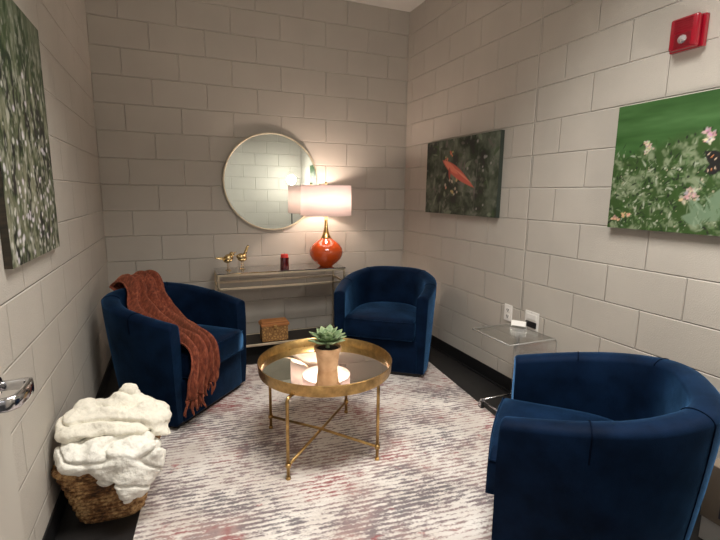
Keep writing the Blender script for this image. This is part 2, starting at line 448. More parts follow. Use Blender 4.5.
def make_chair():
    t = thing('tub_chair', '', 'armchair')
    bm, outer = chair_parts()
    o = obj('barrel_back', bm, M_velvet, t); autosmooth(o, .9)
    bm = box((-CW+.07, -.45, .03), (CW-.07, -.002, .285), .012, 3)
    o = obj('seat_rail', bm, M_velvet, t); autosmooth(o)
    # cushion: rounded slab following the barrel, a little proud of the arms
    bm = bmesh.new(); prof = []
    hw = CW-.094; n = 18; plan = []
    for i in range(5): plan.append((hw, .035-.30*i/4))
    for i in range(1, n):
        a = PI*i/n; plan.append((hw*math.copysign(abs(math.cos(a))**.9, math.cos(a)), -.265-.285*abs(math.sin(a))**.9))
    for i in range(5): plan.append((-hw, .035-.30*(4-i)/4))
    for i in range(1, 7): plan.append((-hw+2*hw*i/7, .035+.012*math.sin(PI*i/7)))
    cx = sum(p[0] for p in plan)/len(plan); cy = -.25
    lev = [(.93, .289), (.985, .300), (1, .320), (1, .40), (.985, .427), (.94, .443), (.80, .452), (.5, .460), (.2, .463)]
    rings = [[bm.verts.new((cx+(x-cx)*s, cy+(y-cy)*s, z)) for x, y in plan] for s, z in lev]
    for A, B in zip(rings, rings[1:]):
        for k in range(len(plan)): bm.faces.new((A[k], A[(k+1) % len(plan)], B[(k+1) % len(plan)], B[k]))
    bm.faces.new(rings[0][::-1]); bm.faces.new(rings[-1])
    cu = obj('seat_cushion', bm, M_velvet, t, True)
    bm = bmesh.new()
    for z, s in ((.432, .982), (.303, .99)):
        add_tube(bm, [(cx+(x-cx)*s*1.006, cy+(y-cy)*s*1.006, z) for x, y in plan], .0032, 6, closed=True)
    obj('piping', bm, M_velvet, cu, True)
    # stitched seams down the outside and over the roll
    for i in (6, 13, len(outer)-1-13, len(outer)-1-6):
        x, y, nx, ny, h, fl, R = outer[i]; pts = []
        for k in range(10):
            f = k/9 if 7 < i < len(outer)-8 else .86+.14*k/9; pts.append((x-nx*fl*(1-f)**1.3+nx*.0005, y-ny*fl*(1-f)**1.3+ny*.0005, .04+(h-R*.6-.04)*f))
        for k in range(1, 12):
            a_ = PI*k/12; o_ = R-R*math.cos(a_)
            pts.append((x-nx*o_, y-ny*o_, h-R*.6+R*.6*math.sin(a_)+.0004))
        obj('seam', tube(pts, .0024, 6), M_seam, t, True)
    bm = bmesh.new()
    pl = [(o[0]-o[2]*(o[5]+.03), o[1]-o[3]*(o[5]+.03)) for o in outer]
    pl[0] = (pl[0][0], -.03); pl[-1] = (pl[-1][0], -.03)
    A = [bm.verts.new((x, y, 0.0)) for x, y in pl]; B = [bm.verts.new((x, y, .034)) for x, y in pl]
    for k in range(len(pl)): bm.faces.new((A[k], A[(k+1) % len(pl)], B[(k+1) % len(pl)], B[k]))
    bm.faces.new(A[::-1]); bm.faces.new(B)
    obj('plinth', bm, M_black, t)
    return t
def copy_tree(o, parent=None):
    c = o.copy(); C.objects.link(c); c.parent = parent
    for ch in list(o.children): copy_tree(ch, c)
    return c
# local frame: front edge at y=0, +y is out of the front; a turns -Y to the facing direction
chairs = [((-1.947, -1.168), .838, 'navy velvet tub chair by the left wall with a rust throw over it'),
          ((-.752, -1.066), -.663, 'navy velvet tub chair with bare seat in the back right corner'),
          ((-.929, -2.678), -2.358, 'navy velvet tub chair in the right foreground seen from behind its arm')]
c0 = make_chair(); RZ = .0
cs = []
for i, ((x, y), a, lab) in enumerate(chairs):
    o = c0 if i == 0 else copy_tree(c0)
    z = .011
    o.location = (x, y, z); o.rotation_euler = (0, 0, a + PI)
    tag(o, lab, 'armchair', 'matching navy tub chairs'); cs.append(o)

# ------------------------------------------------------------------ rust throw over the left chair
def throw():
    t = thing('throw_blanket', 'rust orange fringed throw draped over the back and seat of the left navy chair', 'throw', (-1.947, -1.168, .011), .838)
    # local: +x = right of the chair as seen from in front, -y = towards the front
    key = [ # centre (x, y, z), half width, width direction (x, y, z)
        ((.03, .715, .62), .12, (1, .12, 0)),
        ((.04, .705, .735), .13, (1, .05, 0)),
        ((.05, .630, .772), .14, (1, -.1, .02)),
        ((.03, .565, .735), .16, (1, -.05, 0)),
        ((-.01, .510, .66), .165, (1, .0, .03)),
        ((-.05, .415, .59), .175, (1, .1, -.05)),
        ((-.08, .300, .54), .17, (1, .15, -.08)),
        ((-.125, .160, .510), .135, (1, .1, -.05)),
        ((-.170, .030, .490), .108, (1, .05, -.02)),
        ((-.195, -.045, .462), .100, (1, 0, 0)),
        ((-.215, -.070, .40), .102, (1, 0, 0)),
        ((-.228, -.066, .32), .104, (1, 0, .12)),
        ((-.240, -.054, .235), .095, (1, 0, .40))]
    def interp(s):
        s = s*(len(key)-1); i = min(int(s), len(key)-2); f = s-i
        K = [key[max(0, min(len(key)-1, i+j))] for j in (-1, 0, 1, 2)]
        def cr(a, b, c, d): return b+.5*f*(c-a+f*(2*a-5*b+4*c-d+f*(3*(b-c)+d-a)))
        c = Vector([cr(*[k[0][q] for k in K]) for q in range(3)])
        return c, cr(*[k[1] for k in K]), Vector([cr(*[k[2][q] for k in K]) for q in range(3)]).normalized()
    NU, NV = 90, 64; bm = bmesh.new(); G = []; frames = []
    for i in range(NU+1):
        s = i/NU; c, hwid, wd = interp(s); c2 = interp(min(1, s+.01))[0]; c1 = interp(max(0, s-.01))[0]
        tg = (c2-c1).normalized(); nr = wd.cross(tg).normalized()
        if nr.y > 0 and nr.z < .3 : nr = -nr
        if nr.z < -.2: nr = -nr
        row = []
        for j in range(NV+1):
            v = j/NV*2-1
            fold = (1-2*abs(math.sin(v*6.5+s*2.2+.7*math.sin(s*5))))*.75+math.sin(v*15-s*5+.8)*.30+math.sin(v*33+s*9)*.12
            n = noise.noise(Vector((v*3, s*9, 1.3)))
            d = .034+.036*fold*(.5+.6*min(1, s*1.8)) + .018*n
            vv = v*(1+.10*math.sin(s*13+2)+.05*noise.noise(Vector((s*14, v, 5))))
            row.append(bm.verts.new(c+wd*hwid*vv+nr*max(d, .004)))
        G.append(row); frames.append((c, hwid, wd, nr))
    for i in range(NU):
        for j in range(NV): bm.faces.new((G[i][j], G[i][j+1], G[i+1][j+1], G[i+1][j]))
    ends = [G[NU][j].co.copy() for j in range(0, NV+1, 3)]; ends2 = [G[0][j].co.copy() for j in range(0, NV+1, 4)]
    o = obj('cloth', bm, M_rust, t, True)
    md = o.modifiers.new('thick', 'SOLIDIFY'); md.thickness = .007; md.offset = 0
    for k, e in enumerate(ends):
        ln = .070+.04*random.random()
        if k > 12: ln *= .8
        x0 = random.uniform(-.012, .012)
        pts = [e+Vector((x0*f*2+.006*math.sin(f*5+k), -.004*math.sin(f*4+k*2), -ln*f)) for f in [i/6 for i in range(7)]]
        obj('tassel', tube(pts, [.0065, .008, .006, .007, .0065, .006, .003], 7), M_rust, t, True)
    return t
throw()

# ------------------------------------------------------------------ console table with mirror, lamp and ornaments
CX0, CX1, CY0, CY1, CZ = -1.845, -.765, -.37, -.06, .735
con = thing('console_table', 'slim champagne gold console table with glass top against the back wall', 'console table', ((CX0+CX1)/2, (CY0+CY1)/2, 0))
def rel(o, p):                                                # keep world-built meshes in place under a moved parent
    o.parent = p; o.matrix_parent_inverse = Matrix.Translation(-Vector(p.location)); return o
def bar_frame(name, z0, z1, m, par, tck=.016):
    bm = bmesh.new()
    add_box(bm, (CX0, CY0, z0), (CX1, CY0+tck, z1), .002, 1); add_box(bm, (CX0, CY1-tck, z0), (CX1, CY1, z1), .002, 1)
    add_box(bm, (CX0, CY0+tck, z0), (CX0+tck, CY1-tck, z1), .002, 1); add_box(bm, (CX1-tck, CY0+tck, z0), (CX1, CY1-tck, z1), .002, 1)
    return rel(obj(name, bm, m), par)
bar_frame('top_frame', CZ-.028, CZ-.008, M_champ, con)
rel(obj('glass_top', box((CX0-.002, CY0-.002, CZ-.008), (CX1+.002, CY1+.002, CZ), .001), M_glass), con)
bar_frame('lower_rail', CZ-.138, CZ-.120, M_champ, con)
for x in (CX0, CX1-.016):
    for y in (CY0, CY1-.016):
        rel(obj('leg', box((x, y, 0), (x+.016, y+.016, CZ-.028), .002, 1), M_champ), con)
rel(obj('bottom_shelf', box((CX0+.016, CY0+.004, .102), (CX1-.016, CY1-.004, .114), .002), M_darkw), con)
bar_frame('shelf_frame', .100, .120, M_champ, con)

bx = thing('keepsake_box', 'small carved wooden box with orange brown lid on the console bottom shelf', 'box', (-1.388, -.28, .120)); bx.scale = (1.13, 1.0, 1.13)
obj('box_body', box((-.098, -.06, 0), (.098, .06, .118), .004), M_carved, bx)
bm = bmesh.new(); add_box(bm, (-.108, -.068, .118), (.108, .068, .140), .004)
add_box(bm, (-.100, -.060, .140), (.100, .060, .152), .008, 2)
obj('lid', bm, M_lid, bx)
obj('latch', box((-.012, -.073, .098), (.012, -.060, .128), .003), M_gold, bx)
for sx in (-1, 1):
    for sy in (-1, 1): pass

# mirror
MC = (-1.322, 1.464); MR = .418
mir = thing('wall_mirror', 'large round mirror in a thin champagne gold frame on the back wall', 'mirror', (MC[0], 0, MC[1]))
def toY(bm):                                                  # lathe axis z -> -y
    for v in bm.verts: v.co = Vector((v.co.x, -v.co.z, v.co.y))
    return bm
obj('mirror_glass', toY(lathe([(0, .004), (MR-.010, .004), (MR-.010, .022), (0, .022)], 96)), M_mirror, mir)
for p in bpy.data.meshes['mirror_glass'].polygons: p.use_smooth = False
o = obj('mirror_frame', toY(lathe([(MR-.011, .003), (MR, .003), (MR+.001, .005), (MR+.001, .033), (MR-.001, .035), (MR-.009, .035), (MR-.011, .033), (MR-.011, .003)], 96)), M_champ, mir); autosmooth(o)

# lamp
LX, LY = -.905, -.255
lamp = thing('table_lamp', 'orange ceramic gourd table lamp with glowing white drum shade on the console', 'lamp', (LX, LY, CZ))
prof = [(r_*1.06, z_) for r_, z_ in [(0, 0), (.050, 0), (.054, .003), (.066, .012), (.098, .036), (.124, .068), (.139, .104), (.141, .135), (.134, .163), (.115, .192), (.088, .217), (.060, .236), (.044, .250), (.036, .262), (0, .262)]]
obj('ceramic_body', lathe(prof, 56), M_orange, lamp, True)
obj('gold_neck', lathe([(.0, .244), (.050, .243), (.042, .262), (.031, .285), (.022, .315), (.016, .35), (.013, .40), (.013, .452), (0, .452)], 36), M_neck, lamp, True)
SH0, SH1, SR = .452, .705, .222
sh = obj('lamp_shade', lathe([(SR, SH0), (SR-.004, SH1)], 72), M_shade, lamp, True)
sol = sh.modifiers.new('t', 'SOLIDIFY'); sol.thickness = .0015
for z, r in ((SH0, SR), (SH1, SR-.004)):
    obj('shade_trim', tube([(r*math.cos(2*PI*k/60), r*math.sin(2*PI*k/60), z) for k in range(60)], .0028, 6, closed=True), M_shade, sh, True)
bm = bmesh.new()
for k in range(3):
    a = k*2*PI/3+.4; add_tube(bm, [(0, 0, SH1-.012), ((SR-.005)*math.cos(a), (SR-.005)*math.sin(a), SH1-.004)], .0018, 6)
add_tube(bm, [(.0, .0, .45), (.045, 0, .50), (.045, 0, .63), (0, 0, SH1-.012)], .002, 6)
obj('harp', bm, M_bird, sh, True)
obj('finial', lathe([(0, SH1-.014), (.004, SH1-.012), (.004, SH1+.008), (.011, SH1+.014), (.012, SH1+.022), (.007, SH1+.031), (0, SH1+.034)], 20), M_bird, lamp, True)
obj('bulb', lathe([(0, .45), (.013, .455), (.014, .49), (.022, .51), (.030, .535), (.026, .56), (.012, .575), (0, .578)], 24), M_bulb, lamp, True)
def point(name, loc, watts, col, r, parent=None):
    l = bpy.data.lights.new(name, 'POINT'); l.energy = watts; l.color = col; l.shadow_soft_size = r
    o = bpy.data.objects.new(name, l); C.objects.link(o); o.location = loc
    if parent: o.parent = parent
    return o
point('lamp_light', (0, 0, .60), LAMP_W, (1, .79, .66), .035, lamp)

# birds
def bird(loc, rot, lab, up_tail):
    t = thing('bird_figurine', lab, 'figurine', loc, rot, 'gold bird figurines')
    bm = bmesh.new()
    pr_ = [(0, -.043), (.012, -.040), (.026, -.026), (.034, -.006), (.036, .010), (.030, .028), (.018, .041), (0, .046)]
    add_lathe(bm, pr_, 24)
    tilt = Matrix.Rotation(math.radians(62 if not up_tail else 70), 4, 'Y')
    for v in bm.verts: v.co = Matrix.Translation((0, 0, .098)) @ tilt @ v.co
    obj('body', bm, M_bird, t, True)
    # head forward (+x)
    bm = bmesh.new(); hx_, hz = (.034, .134) if not up_tail else (.030, .108)
    add_lathe(bm, [(0, -.021), (.013, -.017), (.021, -.004), (.020, .008), (.012, .018), (0, .021)], 18, (hx_, 0, hz))
    obj('head', bm, M_bird, t, True)
    bk = Vector((.9, 0, .35)).normalized()
    b0 = Vector((hx_, 0, hz))+bk*.016
    obj('beak', tube([b0, b0+bk*.012, b0+bk*.030], [.007, .004, .0008], 8), M_bird, t, True)
    if up_tail: tl = [(-.022, 0, .115), (-.034, 0, .145), (-.050, 0, .180), (-.060, 0, .198)]
    else: tl = [(-.024, 0, .098), (-.055, 0, .104), (-.090, 0, .109), (-.108, 0, .111)]
    obj('tail', tube(tl, [.018, .013, .012, .008] if up_tail else [.018, .011, .008, .004], 12), M_bird, t, True)
    for s in (-1, 1):
        l = obj('leg', tube([(0, s*.015, .075), (.001, s*.016, .004)], .0024, 8), M_bird, t, True)
        bm = bmesh.new()
        for a in (-.5, 0, .5, PI): add_tube(bm, [(0, s*.016, .003), (.017*math.cos(a), s*.016+.017*math.sin(a), .0022)], .002, 6)
        obj('foot', bm, M_bird, l, True)
    return t
bird((-1.745, -.225, CZ), math.radians(15), 'gold bird figurine with long level tail, nearer the left end of the console', False)
bird((-1.625, -.19, CZ), math.radians(200), 'gold bird figurine with upturned tail, closer to the red candle', True)

# candle
cd = thing('candle_holder', 'red glass candle holder standing on the console left of the lamp', 'candle', (-1.275, -.235, CZ))
o = obj('glass_cup', lathe([(0, 0), (.036, 0), (.038, .003), (.038, .090), (.034, .090), (.034, .008), (0, .008)], 12), M_redglass, cd); autosmooth(o, .2)
o = obj('red_candle', lathe([(0, .008), (.032, .008), (.032, .112), (.028, .119), (0, .115)], 28), M_wax, cd); autosmooth(o)
obj('wick', tube([(0, 0, .11), (.001, 0, .125), (.004, 0, .134)], .0013, 6), M_slot, cd)

# ------------------------------------------------------------------ tray coffee table
TX, TY = -1.42, -1.82
tb = thing('coffee_table', 'round antique brass tray coffee table with mirrored top on the rug', 'table', (TX, TY, .0117))
TR = .355; DZ = .022
o = obj('tray_rim', lathe([(r_, z_+DZ) for r_, z_ in [(0, .400), (TR-.012, .400), (TR-.003, .404), (TR, .412), (TR+.003, .455), (TR+.005, .460), (TR+.003, .464), (TR, .462), (TR-.004, .456), (TR-.010, .417), (0, .414)]], 96), M_gold, tb); autosmooth(o)
obj('mirror_top', lathe([(r_, z_+DZ) for r_, z_ in [(0, .4145), (TR-.012, .4145), (TR-.012, .4175), (0, .4175)]], 96), M_tray, tb)
lp = [(-.272, -.258), (.195, -.266), (.223, .268), (-.255, .250)]
for i, (x, y) in enumerate(lp):
    d = Vector((x, y, 0)).normalized()
    pts = [Vector((x, y, 0)), Vector((x, y, .397))] + [Vector((x, y, .397))+Vector((0, 0, .018*math.sin(a)))-d*(.018-.018*math.cos(a)) for a in (PI/8, PI/4, 3*PI/8, PI/2)] + [Vector((x, y, .415))-d*.06]
    l = obj('leg', tube(pts, .0085, 12), M_gold, tb, True)
    o = obj('foot', lathe([(0, -.0005), (.012, -.0005), (.012, .010), (.0085, .014), (0, .014)], 16, (x, y, 0)), M_gold, l); autosmooth(o)
    obj('collar', lathe([(0, .062), (.013, .062), (.014, .072), (.013, .082), (0, .082)], 16, (x, y, 0)), M_gold, l, True)
for a, b, dz in ((0, 2, 0), (1, 3, .012)):
    A, B = Vector((*lp[a], .072)), Vector((*lp[b], .072)); M_ = (A+B)/2+Vector((0, 0, dz))
    obj('stretcher', tube([A, M_, B], .0075, 10), M_gold, tb, True)

# succulent
PX, PY, PZ = -1.417, -1.85, .4512
sp = thing('potted_succulent', 'green rosette succulent in a small terracotta pot on the mirrored tray table', 'plant', (PX, PY, PZ))
o = obj('pot', lathe([(0, 0), (.050, 0), (.052, .002), (.064, .096), (.070, .098), (.072, .101), (.073, .120), (.071, .123), (.066, .123), (.063, .120), (.061, .106), (0, .106)], 48), M_terra, sp); autosmooth(o)
obj('soil', lathe([(0, .106), (.060, .1065), (.060, .110), (.02, .114), (0, .115)], 32), M_soil, sp, True)
obj('stem', tube([(0, 0, .11), (0, 0, .135)], [.012, .010], 10), M_leaf, sp, True)
rs = random.Random(3)
for ring, (cnt, ln, el, wid) in enumerate([(8, .112, .22, .027), (8, .108, .50, .029), (7, .092, .82, .028), (5, .064, 1.12, .023), (3, .040, 1.36, .015)]):
    for k in range(cnt):
        az = 2*PI*(k+.5*(ring % 2))/cnt+rs.uniform(-.12, .12); e = el+rs.uniform(-.08, .08); L_ = ln*rs.uniform(.9, 1.1)
        bm = bmesh.new(); rows = []
        for i in range(9):
            s = i/8; r_ = s*L_; zz = .05*s*s*L_*8*.2
            hwid = wid*math.sin(PI*min(1, .12+s*.88)**1.35)*(1 if s < .98 else .2)+.0008
            row = []
            for q in range(8):
                a = 2*PI*q/8; row.append(bm.verts.new((r_, hwid*math.cos(a), zz+.0048*(1-.5*s)*math.sin(a)+.30*abs(hwid*math.cos(a)))))
            rows.append(row)
        for A, B in zip(rows, rows[1:]):
            for q in range(8): bm.faces.new((A[q], A[(q+1) % 8], B[(q+1) % 8], B[q]))
        bm.faces.new(rows[0][::-1]); bm.faces.new(rows[-1])
        mt = Matrix.Translation((0, 0, .136+.004*ring)) @ Matrix.Rotation(az, 4, 'Z') @ Matrix.Rotation(-e, 4, 'Y')
        for v in bm.verts: v.co = mt @ v.co
        obj('leaf', bm, M_leaf, sp, True)

# ------------------------------------------------------------------ clear side table with card holder
st = thing('side_table', 'clear acrylic waterfall side table on casters against the right wall', 'side table', (-.26, -1.95, 0))
def w2(o): return rel(o, st)
X0, X1, Y0, Y1, ZT = -.435, -.085, -2.12, -1.78, .55
bm = bmesh.new()
sec = [(X0, ZT)] + [(X1-.03+.03*math.sin(a), ZT-.03+.03*math.cos(a)) for a in [PI/2*i/8 for i in range(9)]] + [(X1, .075)]
sec2 = [(X0, ZT-.012)] + [(X1-.03+.018*math.sin(a), ZT-.03+.018*math.cos(a)) for a in [PI/2*i/8 for i in range(9)]] + [(X1-.012, .075)]
A = [[bm.verts.new((x, y, z)) for x, z in sec] for y in (Y0, Y1)]; B = [[bm.verts.new((x, y, z)) for x, z in sec2] for y in (Y0, Y1)]
n = len(sec)
for i in range(n-1):
    bm.faces.new((A[0][i], A[0][i+1], A[1][i+1], A[1][i])); bm.faces.new((B[0][i], B[0][i+1], B[1][i+1], B[1][i]))
    for s in (0, 1): bm.faces.new((A[s][i], A[s][i+1], B[s][i+1], B[s][i]))
for i in (0, n-1): bm.faces.new((A[0][i], A[1][i], B[1][i], B[0][i]))
w2(obj('acrylic_top', bm, M_acryl))
# polished edges read brighter than the sheet
M_edge = mat('polished acrylic edge', (.62, .60, .56), .15, 0, Transmission_Weight=.55)
bm = bmesh.new(); add_tube(bm, [(x, Y0, z-.006) for x, z in sec], .0045, 6); w2(obj('polished_edge', bm, M_edge, None, True))
bm = bmesh.new(); add_tube(bm, [(X0, Y0, ZT-.006), (X0, Y1, ZT-.006), (X1-.03, Y1, ZT-.006)], .0045, 6); w2(obj('polished_edge', bm, M_edge, None, True))
bz = .062
bm = bmesh.new(); add_tube(bm, [(X1-.006, Y0+.02, bz), (X0+.085, Y0+.02, bz)], .007, 8); w2(obj('base_rail', bm, M_chrome, None, True))
bm = bmesh.new(); add_tube(bm, [(X1-.006, Y1-.02, bz), (X0+.085, Y1-.02, bz)], .007, 8); w2(obj('base_rail', bm, M_chrome, None, True))
bm = bmesh.new(); add_tube(bm, [(X0+.085, Y0+.02, bz), (X0+.085, Y1-.02, bz)], .007, 8); w2(obj('base_rail', bm, M_chrome, None, True))
bm = bmesh.new(); add_tube(bm, [(X1-.006, Y0, .07), (X1-.006, Y1, .07)], .009, 8); w2(obj('base_rail', bm, M_chrome, None, True))
for x in (X0+.085, X1-.02):
    for y in (Y0+.02, Y1-.02):
        bm = bmesh.new(); add_tube(bm, [(x-.008, y, .0235), (x+.008, y, .0235)], .0225, 16)
        cst = w2(obj('caster', bm, M_black)); autosmooth(cst)
        bm = bmesh.new(); add_box(bm, (x-.013, y-.012, .02), (x-.010, y+.012, .05), .001); add_box(bm, (x+.010, y-.012, .02), (x+.013, y+.012, .05), .001)
        add_box(bm, (x-.013, y-.012, .047), (x+.013, y+.012, .054), .001); add_tube(bm, [(x, y, .05), (x, y, .07)], .008, 10)
        f = obj('fork', bm, M_chrome); f.parent = cst
ch = thing('card_holder', 'small holder of white cards standing on the clear side table', 'card holder', (-.150, -1.865, ZT))
ch.rotation_euler = (0, 0, math.radians(-52))
obj('tray', box((-.050, -.016, 0), (.050, .022, .004), .001), M_acryl, ch)
mtx = Matrix.Rotation(-.35, 4, 'X')
obj('back_plate', box((-.048, .010, .006), (.048, .013, .048), 0, 2, mtx), M_acryl, ch)
obj('card_stack', box((-.044, -.004, .007), (.044, .007, .040), .001, 1, mtx), M_white, ch)

# ------------------------------------------------------------------ outlets, strobe
def outlet(y0, y1, z0, z1, lab, duplex=True, n=1):
    t = thing('wall_outlet', lab, 'outlet', (-.001, (y0+y1)/2, (z0+z1)/2))
    hw, hh = abs(y1-y0)/2, (z1-z0)/2
    pl = obj('cover_plate', box((-.006, -hw, -hh), (.001, hw, hh), .003), M_white, t)
    return t, hw, hh
t, hw, hh = outlet(-1.56, -1.638, .505, .622, 'white duplex outlet on the right wall, left of the wider plate')
for z in (-.022, .022):
    r_ = obj('receptacle', box((-.009, -.017, z-.014), (-.005, .017, z+.014), .003), M_white, t)
    bm = bmesh.new(); add_box(bm, (-.0096, -.010, z-.006), (-.0088, -.005, z+.007)); add_box(bm, (-.0096, .005, z-.006), (-.0088, .010, z+.007)); add_box(bm, (-.0096, -.004, z-.013), (-.0088, .004, z-.007))
    obj('slots', bm, M_slot, r_)
t, hw, hh = outlet(-1.765, -1.885, .505, .628, 'wider white double wall plate with black jack, right of the duplex outlet')
obj('switch_panel', box((-.010, -.042, .006), (-.005, .042, .044), .002), M_white, t)
obj('black_socket', box((-.014, -.046, -.044), (-.005, .046, -.004), .003), M_black, t)
obj('screw', toY(lathe([(0, 0), (.003, 0), (.003, .002), (0, .002)], 10)), M_chrome, t, False, (-.006, 0, .054))

sb = thing('fire_alarm_strobe', 'red fire alarm strobe with louvred face high on the right wall', 'fire alarm', (0, -2.618, 2.078))
M_red2 = M_strobe
o = obj('back_box', box((-.022, -.072, -.066), (.001, .072, .066), .004), M_strobe, sb)
o = obj('housing', box((-.052, -.060, -.064), (-.020, .060, .068), .010, 3), M_strobe, sb); autosmooth(o)
for k in range(6):
    z = .008+.0095*k
    obj('louvre', box((-.056, -.040, z), (-.050, .040, z+.004), .001, 1), M_strobe, sb)
bm = bmesh.new(); r_ = bmesh.ops.create_icosphere(bm, subdivisions=2, radius=1)
for v in r_['verts']: v.co = Vector((-.055+v.co.x*.012, -.002+v.co.y*.020, -.026+v.co.z*.019))
obj('lens', bm, M_lens, sb)
obj('lens_bezel', box((-.055, -.036, -.055), (-.050, .034, .000), .002), M_bezel, sb)

# ------------------------------------------------------------------ canvas photographs (painted point by point in the mesh's own colours)
class Canvas:
    def __init__(s, w, h, nx, ny, bg):
        s.w, s.h, s.nx, s.ny = w, h, nx, ny
        s.X, s.Y = np.meshgrid((np.arange(nx+1))/nx*w, (np.arange(ny+1))/ny*h)
        s.a = np.zeros((ny+1, nx+1, 3)); s.a[:] = bg
    def noise(s, fx, fy, seed, octv=3):
        r = np.random.default_rng(seed); out = np.zeros_like(s.X); amp = 1; tot = 0
        for o in range(octv):
            gx, gy = int(s.w*fx)+3, int(s.h*fy)+3; g = r.random((gy+1, gx+1))
            u, v = s.X*fx, s.Y*fy; i, j = np.clip(u.astype(int), 0, gx-1), np.clip(v.astype(int), 0, gy-1)
            fu, fv = u-i, v-j; fu = fu*fu*(3-2*fu); fv = fv*fv*(3-2*fv)
            out += amp*(g[j, i]*(1-fu)*(1-fv)+g[j, i+1]*fu*(1-fv)+g[j+1, i]*(1-fu)*fv+g[j+1, i+1]*fu*fv)
            tot += amp; amp *= .6; fx *= 2; fy *= 2
        return out/tot
    def blend(s, mask, col): s.a += (np.array(col)-s.a)*np.clip(mask, 0, 1)[..., None]
    def leaf(s, x, y, ang, L, wd, col, op=1., soft=.002):
        c, sn = math.cos(ang), math.sin(ang); u = (s.X-x)*c+(s.Y-y)*sn; v = -(s.X-x)*sn+(s.Y-y)*c
        f = np.clip(u/L, 0, 1); prof = wd*np.sin(PI*f**.8)
        s.blend(((u > 0) & (u < L))*np.clip((prof-np.abs(v))/soft, 0, 1)*op, col)
    def disc(s, x, y, r, col, op=1., ay=1.):
        d = np.hypot(s.X-x, (s.Y-y)/ay); s.blend(np.clip((r-d)/(r*.35), 0, 1)*op, col)
    def flower(s, x, y, r, col, rr):
        for k in range(9):
            a = rr.uniform(0, 6.28); c = tuple(min(1, q*rr.uniform(.6, 1.3)) for q in col)
            s.leaf(x, y, a, r*rr.uniform(.6, 1.3), r*.28, c, .95, .002)
        s.disc(x, y, r*.25, tuple(q*.45 for q in col))
    def build(s, name, label, origin, du, thick, normal):
        """origin = bottom left as seen; du = unit vector to the right; normal = out of the wall"""
        origin, du, normal = Vector(origin), Vector(du), Vector(normal); uz = Vector((0, 0, 1))
        t = thing(name, label, 'wall art', origin+du*s.w/2)
        bm = bmesh.new(); g = [[bm.verts.new(-du*s.w/2+du*float(s.X[j, i])+uz*float(s.Y[j, i])+normal*thick) for i in range(s.nx+1)] for j in range(s.ny+1)]
        for j in range(s.ny):
            for i in range(s.nx): bm.faces.new((g[j][i], g[j][i+1], g[j+1][i+1], g[j+1][i]))
        me = bpy.data.meshes.new('printed_face'); bm.to_mesh(me); bm.free()
        ca = me.color_attributes.new('print', 'FLOAT_COLOR', 'POINT'); n = len(me.vertices)
        buf = np.ones((n, 4), dtype=np.float32); g_ = s.a.mean(axis=2, keepdims=True); buf[:, :3] = np.clip(((s.a*.74+g_*.26)-.10)*1.18+.078, .008, 1).reshape(-1, 3); ca.data.foreach_set('color', buf.ravel())
        m = mat(name+' print', (.5, .5, .5), .55); T = NT(m); at = T.new('ShaderNodeAttribute'); at.attribute_name = 'print'
        T.l(at.outputs['Color'], T.b.inputs['Base Color']); me.materials.append(m)
        f = bpy.data.objects.new('printed_face', me); link(f, t)
        bm = bmesh.new(); e = normal*(thick-.0006)
        cs_ = [-du*s.w/2, du*s.w/2, du*s.w/2+uz*s.h, -du*s.w/2+uz*s.h]
        A = [bm.verts.new(c+normal*.001) for c in cs_]; B = [bm.verts.new(c+e) for c in cs_]
        for k in range(4): bm.faces.new((A[k], A[(k+1) % 4], B[(k+1) % 4], B[k]))
        bm.faces.new(A[::-1]); bm.faces.new(B)
        me2 = obj('canvas_sides', bm, s.side, t)
        return t
# 1: red flower spike in dark foliage
r = random.Random(11)
cv = Canvas(.97, .60, 190, 118, (.055, .075, .05)); cv.side = M_canvas
n1 = cv.noise(9, 9, 1, 4); n2 = cv.noise(22, 22, 2, 3)
cv.blend((n1-.45)*2.6, (.17, .20, .15)); cv.blend((.47-n1)*4, (.018, .028, .015)); cv.blend((n2-.62)*3, (.24, .24, .21))
for k in range(70):
    x, y = r.uniform(0, .97), r.uniform(0, .6); cv.leaf(x, y, r.uniform(0, 6.28), r.uniform(.05, .14), r.uniform(.008, .022), r.choice([(.06, .10, .045), (.11, .15, .09), (.03, .045, .025), (.20, .25, .17), (.15, .13, .12)]), .75, .006)
for x0 in (.13, .52, .70): cv.leaf(x0, .0, 1.5+.05*math.sin(x0*9), .62, .006, (.17, .17, .16), .6, .004)
for k in range(12): cv.disc(r.uniform(.30, .50), r.uniform(.16, .30), r.uniform(.010, .02), r.choice([(.55, .40, .12), (.60, .25, .16), (.45, .38, .28)]))
for k in range(9): cv.disc(r.uniform(.28, .40), r.uniform(.40, .52), r.uniform(.008, .015), r.choice([(.55, .50, .10), (.65, .10, .03), (.75, .2, .06)]))
cv.leaf(.25, .44, -.47, .52, .044, (.66, .085, .04), 1, .006); cv.leaf(.27, .435, -.50, .26, .028, (.82, .17, .08), 1, .005)
cv.leaf(.36, .38, -1.5, .11, .018, (.50, .06, .03), .9, .005); cv.leaf(.42, .37, -.47, .30, .009, (.85, .26, .15), .8, .004)
for k in range(9): cv.disc(r.uniform(.60, .90), r.uniform(.05, .55), r.uniform(.008, .016), (.42, .40, .40), .6)
cv.build('canvas_print', 'canvas photo of a red flower in dark foliage on the right wall', (-.0, -.470, 1.217), (0, -1, 0), .034, (-1, 0, 0))
